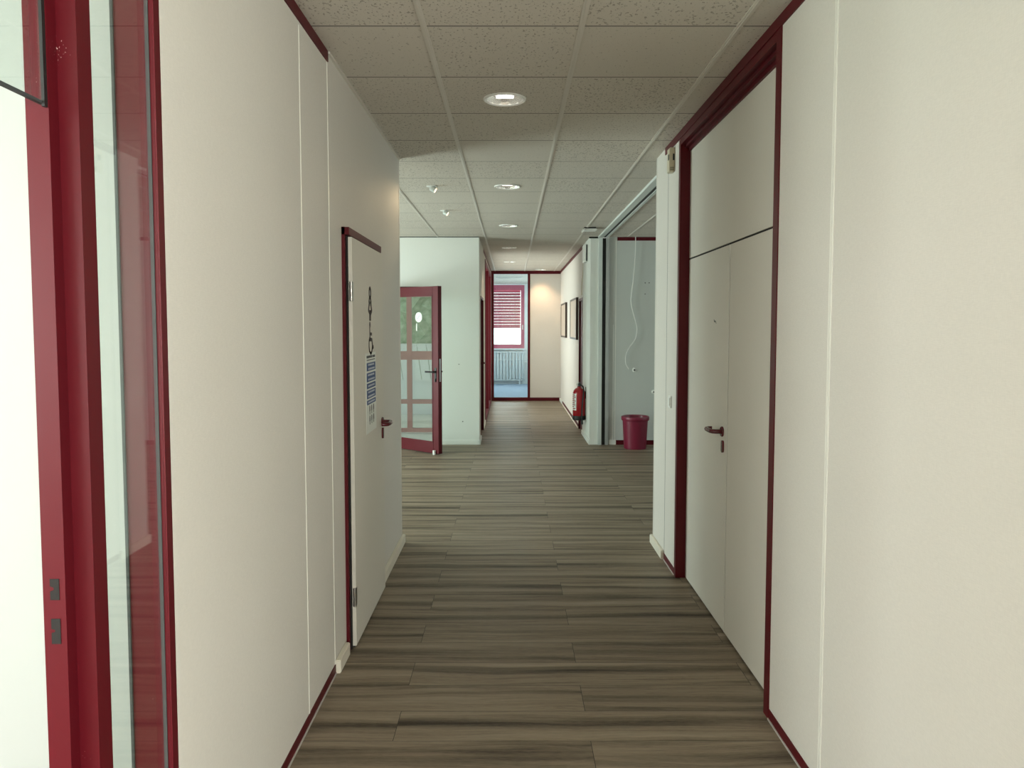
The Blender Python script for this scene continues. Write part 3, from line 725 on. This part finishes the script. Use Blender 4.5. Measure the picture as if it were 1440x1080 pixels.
# label wrapped on the corridor side
bm = bmesh.new()
def wrap(bm, a0, a1, z0, z1, r=.0888, n=12):
    A = [math.radians(a0+(a1-a0)*i/n) for i in range(n+1)]
    lo = [bm.verts.new((r*math.cos(a), r*math.sin(a), z0)) for a in A]; hi = [bm.verts.new((r*math.cos(a), r*math.sin(a), z1)) for a in A]
    for i in range(n): bm.faces.new((lo[i], lo[i+1], hi[i+1], hi[i]))
wrap(bm, 165, 240, .14, .37); lab = obj('label', bm, 'plastic', e)
bm = bmesh.new()
for k, (a0, a1) in enumerate(((170, 228), (170, 234), (170, 222), (172, 233), (170, 225), (172, 230), (170, 215), (195, 232))):
    wrap(bm, a0, a1, .345-k*.027, .357-k*.027, .0892)
obj('print_lines', bm, 'extred', lab)
boxes('bracket', 'gasket', [(.06, FR-ex, -.03, .03, .36, .40), (FR-ex-.004, FR-ex, -.04, .04, .30, .46)], parent=e)
tag(e, 'red fire extinguisher with white label and black hose beside the pilaster', 'fire extinguisher')

# end screen
e = empty('window_9', (0, YF, 0))
MP = .368
boxes('window_frame', 'red', [(FL, FL+.055, YF-.03, YF+.03, 0, ZC), (MP-.025, MP+.025, YF-.03, YF+.03, .07, ZC-.06), (FL+.055, FR, YF-.03, YF+.03, 0, .07), (FL+.055, FR, YF-.03, YF+.03, ZC-.065, ZC)], parent=e)
box('pane', 'glass', FL+.055, MP-.025, YF-.004, YF+.004, .07, ZC-.06, parent=e)
box('solid_panel', 'panel', MP+.025, FR, YF-.02, YF+.02, .07, ZC-.06, parent=e)
struct(local(e), 'burgundy framed glass screen with cream panel at the corridor end', 'window')
# end room
struct(box('wall_end_room', 'white', -1.35, -1.25, YF, YW+.2, 0, ZC), 'left wall of the room behind the end screen', 'wall')
struct(boxes('wall_end_room', 'white', [(1.5, 1.6, YF, YW+.2, 0, .9), (1.5, 1.6, YF, YW+.2, 2.4, ZC), (1.5, 1.6, YF, 17.2, .9, 2.4), (1.5, 1.6, 20.6, YW+.2, .9, 2.4)]), 'right wall of the room behind the end screen', 'wall')
struct(boxes('wall_end_room', 'white', [(-1.25, FL-.12, YF, YF+.06, 0, ZC), (FR+.11, 1.5, YF, YF+.06, 0, ZC)]), 'front wall of the room behind the end screen', 'wall')
WX0, WX1, WZ0, WZ1 = -1.1, .355, .985, 2.72
struct(boxes('wall_end_room', 'white', [(-1.25, WX0, YW, YW+.2, 0, ZC), (WX1, 1.5, YW, YW+.2, 0, ZC), (WX0, WX1, YW, YW+.2, 0, WZ0), (WX0, WX1, YW, YW+.2, WZ1, ZC)]), 'window wall of the end room', 'wall')
glazed('window_12', 'X', 1.55, 17.2, 20.6, .9, 2.4, 'added side window of the end room, for fill light', 3)  # unseen opening, added so fill light can enter the end room
e = empty('window_10', (-.5, YW+.06, WZ0))
boxes('window_frame', 'blind', [(WX0, WX1, YW, YW+.07, WZ1-.14, WZ1), (WX0, WX1, YW, YW+.07, WZ0, WZ0+.11), (WX1-.10, WX1, YW, YW+.07, WZ0+.11, WZ1-.14), (WX0, WX0+.1, YW, YW+.07, WZ0+.11, WZ1-.14)], parent=e)
box('pane', 'glass', WX0+.1, WX1-.10, YW+.04, YW+.046, WZ0+.11, WZ1-.14, parent=e)
boxes('handle', 'plastic', [(WX1-.06, WX1-.04, YW-.03, YW, 1.50, 1.63)], parent=e)
box('window_sill', 'white', WX0-.05, WX1+.05, YW-.12, YW+.02, WZ0-.035, WZ0, parent=e)
struct(local(e), 'window with pinkish red frame in the room behind the end screen', 'window')
e = empty('window_blind', (-.57, YW+.1, 1.6))
for k in range(13):
    z = WZ1-.17-k*.079
    bm = bmesh.new(); prism(bm, [(YW+.09, z-.032), (YW+.093, z-.034), (YW+.112, z+.034), (YW+.109, z+.036)], 'X', WX0+.11, WX1-.11); obj('slat', bm, 'blind', e)
boxes('bottom_bar', 'blind', [(WX0+.11, WX1-.11, YW+.09, YW+.12, 1.545, 1.575)], parent=e)
for x in (-.8, -.35, .1): box('cord', 'blind', x, x+.004, YW+.102, YW+.106, 1.55, WZ1-.12, parent=e)
tag(local(e), 'red slatted blind half lowered in the end room window', 'blind')
e = empty('radiator', (-.3, YW-.08, .1))
for k in range(15):
    x = -.93+k*.086; bm = bmesh.new(); bx(bm, x, x+.074, YW-.12, YW-.06, .14, .86, bev=.012); obj('section', bm, 'radiator', e)
boxes('header', 'radiator', [(-.95, .37, YW-.13, YW-.05, .86, .90), (-.95, .37, YW-.115, YW-.065, .10, .14), (-.95, .37, YW-.128, YW-.12, .66, .69), (-.95, .37, YW-.128, YW-.12, .25, .28)], parent=e)
for x in (-.85, .2): box('support', 'radiator', x, x+.04, YW-.11, YW-.07, 0, .1, parent=e)
bm = bmesh.new(); tube(bm, [(.37, YW-.09, .62), (.42, YW-.09, .62)], .02, 12); obj('valve', bm, 'plastic', e, True)
tag(local(e), 'white panel radiator beneath the window in the end room', 'radiator')
e = empty('ceiling_light', (-.05, 18.5, ZC))
boxes('frame', 'ring', [(-.36, .26, 18.36, 18.40, ZC-.02, ZC+.001), (-.36, .26, 18.56, 18.60, ZC-.02, ZC+.001), (-.36, -.32, 18.40, 18.56, ZC-.02, ZC+.001), (.22, .26, 18.40, 18.56, ZC-.02, ZC+.001)], parent=e)
box('grille', 'gap', -.32, .22, 18.40, 18.56, ZC-.008, ZC+.001, parent=e)
tag(local(e), 'rectangular ceiling vent in the room behind the end screen', 'vent')

# ---------------------------------------------------------------- lamps
def downlight_parts(e):
    bm = bmesh.new(); lathe(bm, [(.094, -.004), (.104, -.010), (.111, -.006), (.112, .001), (.094, .001), (.094, -.004)], 48); obj('ring', bm, 'ring', e, True)
    bm = bmesh.new(); n = 24; prev = None
    for r, z in ((.094, -.003), (.088, .010), (.074, .024), (.055, .034), (.03, .038)):
        ring = [bm.verts.new(((r*(1+.02*(i % 2)))*math.cos(2*PI*i/n), (r*(1+.02*(i % 2)))*math.sin(2*PI*i/n), z)) for i in range(n)]
        if prev:
            for i in range(n): bm.faces.new((prev[i], prev[(i+1) % n], ring[(i+1) % n], ring[i]))
        prev = ring
    bm.faces.new(prev); obj('reflector', bm, 'reflector', e)
    bm = bmesh.new()
    for y in (-.026, .026): tube(bm, [(-.045, y, .018), (.045, y, .018)], .007, 10)
    obj('bulb', bm, 'lampglow', e, True)
def copy_tree(o, parent=None):
    c = o.copy(); C.objects.link(c); c.parent = parent
    for ch in list(o.children): copy_tree(ch, c)
    return c
dl = empty('downlight', (-.035, 4.11, ZC)); downlight_parts(dl)
spots = [(-.035, 4.11, 'round recessed downlight nearest the viewer, largest of the ceiling row'), (-.035, 6.615, 'round recessed downlight, second along the corridor ceiling'),
         (-.035, 9.13, 'round recessed downlight in the foyer ceiling before the far corridor'), (-.035, 11.63, 'round recessed downlight, first inside the far corridor'),
         (-.035, 14.13, 'round recessed downlight, second inside the far corridor'), (.60, 16.05, 'round recessed downlight right in front of the cream end panel')]
for i, (x, y, l) in enumerate(spots):
    o = dl if i == 0 else copy_tree(dl); o.location = (x, y, ZC); tag(o, l, 'ceiling light', 'recessed downlights along the corridor')
# cut-outs for the downlights (ceiling is a solid slab)
bm = bmesh.new()
for x, y, _ in spots: lathe(bm, [(0, -.02), (.0945, -.02), (.0945, .06), (0, .06)], 32, Matrix.Translation((x, y, ZC)))
bmesh.ops.recalc_face_normals(bm, faces=bm.faces)
me = bpy.data.meshes.new('cut'); bm.to_mesh(me); bm.free(); cut = bpy.data.objects.new('cut', me); C.objects.link(cut)
ceil = bpy.data.objects['ceiling']; md = ceil.modifiers.new('holes', 'BOOLEAN'); md.object = cut; md.operation = 'DIFFERENCE'; md.solver = 'EXACT'
dg = bpy.context.evaluated_depsgraph_get(); nm = bpy.data.meshes.new_from_object(ceil.evaluated_get(dg)); ceil.modifiers.clear(); ceil.data = nm
bpy.data.objects.remove(cut)
def spotlamp(x, y, lbl, i):
    e = empty('spotlight', (x, y, ZC))
    bm = bmesh.new(); lathe(bm, [(0, -.004), (.042, -.004), (.046, 0), (0, .001)], 28); obj('mount', bm, 'ring', e, True)
    R = Matrix.Translation((.012, -.012, -.024)) @ Vector((.85, -.12, -.50)).to_track_quat('-Z', 'Y').to_matrix().to_4x4() @ Matrix.Scale(.78, 4)
    bm = bmesh.new(); lathe(bm, [(.026, -.034), (.031, -.034), (.031, .02), (.02, .03), (0, .03)], 24, R); obj('lamp_head', bm, 'alupaint', e, True)
    bm = bmesh.new(); lathe(bm, [(0, -.030), (.026, -.030), (.026, -.032), (0, -.032)], 24, R); obj('lens', bm, 'warmglow', e, True)
    tag(e, lbl, 'spotlight', 'adjustable spotlights left of the ceiling row')
spotlamp(-.676, 6.615, 'small lit adjustable spotlight in the ceiling, the nearer of two on the left', 0)
spotlamp(-.685, 7.97, 'small lit adjustable spotlight in the ceiling, the farther of two on the left', 1)

# ---------------------------------------------------------------- light
def area(name, loc, rot, sx, sy, power, col):
    l = bpy.data.lights.new(name, 'AREA'); l.shape = 'RECTANGLE'; l.size = sx; l.size_y = sy; l.energy = power; l.color = col
    o = bpy.data.objects.new(name, l); C.objects.link(o); o.location = loc; o.rotation_euler = rot; return o
def spot(name, loc, tgt, power, col, size=60, blend=.6, r=.03):
    l = bpy.data.lights.new(name, 'SPOT'); l.energy = power; l.color = col; l.spot_size = math.radians(size); l.spot_blend = blend; l.shadow_soft_size = r
    o = bpy.data.objects.new(name, l); C.objects.link(o); o.location = loc
    o.rotation_euler = (Vector(tgt)-Vector(loc)).to_track_quat('-Z', 'Y').to_euler(); return o
area('daylight_side_room', (-4.62, -2.05, 1.65), (0, -PI/2, 0), 1.6, 4.5, 590, (1, .98, .97))
area('daylight_rear', (3.1, -3.75, 1.45), (PI/2, 0, 0), 3.6, 1.7, 1050, (1, .955, .93))
area('daylight_foyer', (-4.62, 7.85, 1.25), (0, -PI/2, 0), 2.2, 2.3, 270, (.90, 1, .985))
area('daylight_room', (6.42, 7.9, 1.65), (0, PI/2, 0), 1.5, 3.4, 22, (.92, .98, 1))
area('daylight_end', (-.37, YW+.4, 1.8), (-PI/2, 0, 0), 1.4, 1.7, 90, (.78, .90, 1))
area('fill_end_side', (1.75, 18.9, 1.65), (0, PI/2, 0), 1.5, 3.4, 75, (.72, .86, 1))  # added fill, brightens the carpet from outside the view
area('daylight_far_left', (-1.1, 14.2, 1.5), (0, -PI/2, 0), 2.2, 3.2, 75, (1, .97, .94))
sl = bpy.data.lights.new('sun', 'SUN'); sl.energy = 9; sl.angle = .01; sl.color = (1, .96, .9)
so = bpy.data.objects.new('sun', sl); C.objects.link(so); so.rotation_euler = Vector((.30, .30, -.90)).to_track_quat('-Z', 'Y').to_euler()
for i, (x, y, l) in enumerate(spots):
    warm = i >= 3
    spot('downlight_beam', (x, y, ZC-.012), (x, y, 0), (22 if warm else 6), (1, .80, .58) if warm else (1, .93, .82), 110, .8, .05)
spot('end_panel_wash', (.60, 16.02, ZC-.03), (.66, 16.44, 1.9), 16, (1, .55, .25), 75, .9)
spot('wall_wash', (-.676, 6.60, ZC-.06), (-.80, 4.10, 1.85), 75, (1, .72, .40), 30, 1.)

W_ = bpy.data.worlds.new('World'); bpy.context.scene.world = W_; W_.use_nodes = True
bg = W_.node_tree.nodes['Background']; bg.inputs[0].default_value = (.86, .95, 1, 1); bg.inputs[1].default_value = 2.6

cam = bpy.data.cameras.new('camera'); co = bpy.data.objects.new('camera', cam); C.objects.link(co)
co.location = (0, 0, 1.565); co.rotation_euler = (PI/2-.059, 0, -.0006)
cam.sensor_width = 36; cam.lens = 1086.4/1440*36; cam.shift_y = -(540-524.4)/1440; cam.clip_start = .05
sc = bpy.context.scene; sc.camera = co
sc.view_settings.view_transform = 'Standard'; sc.view_settings.look = 'None'
sc.view_settings.exposure = 0.0; sc.view_settings.gamma = 1; sc.view_settings.use_curve_mapping = False
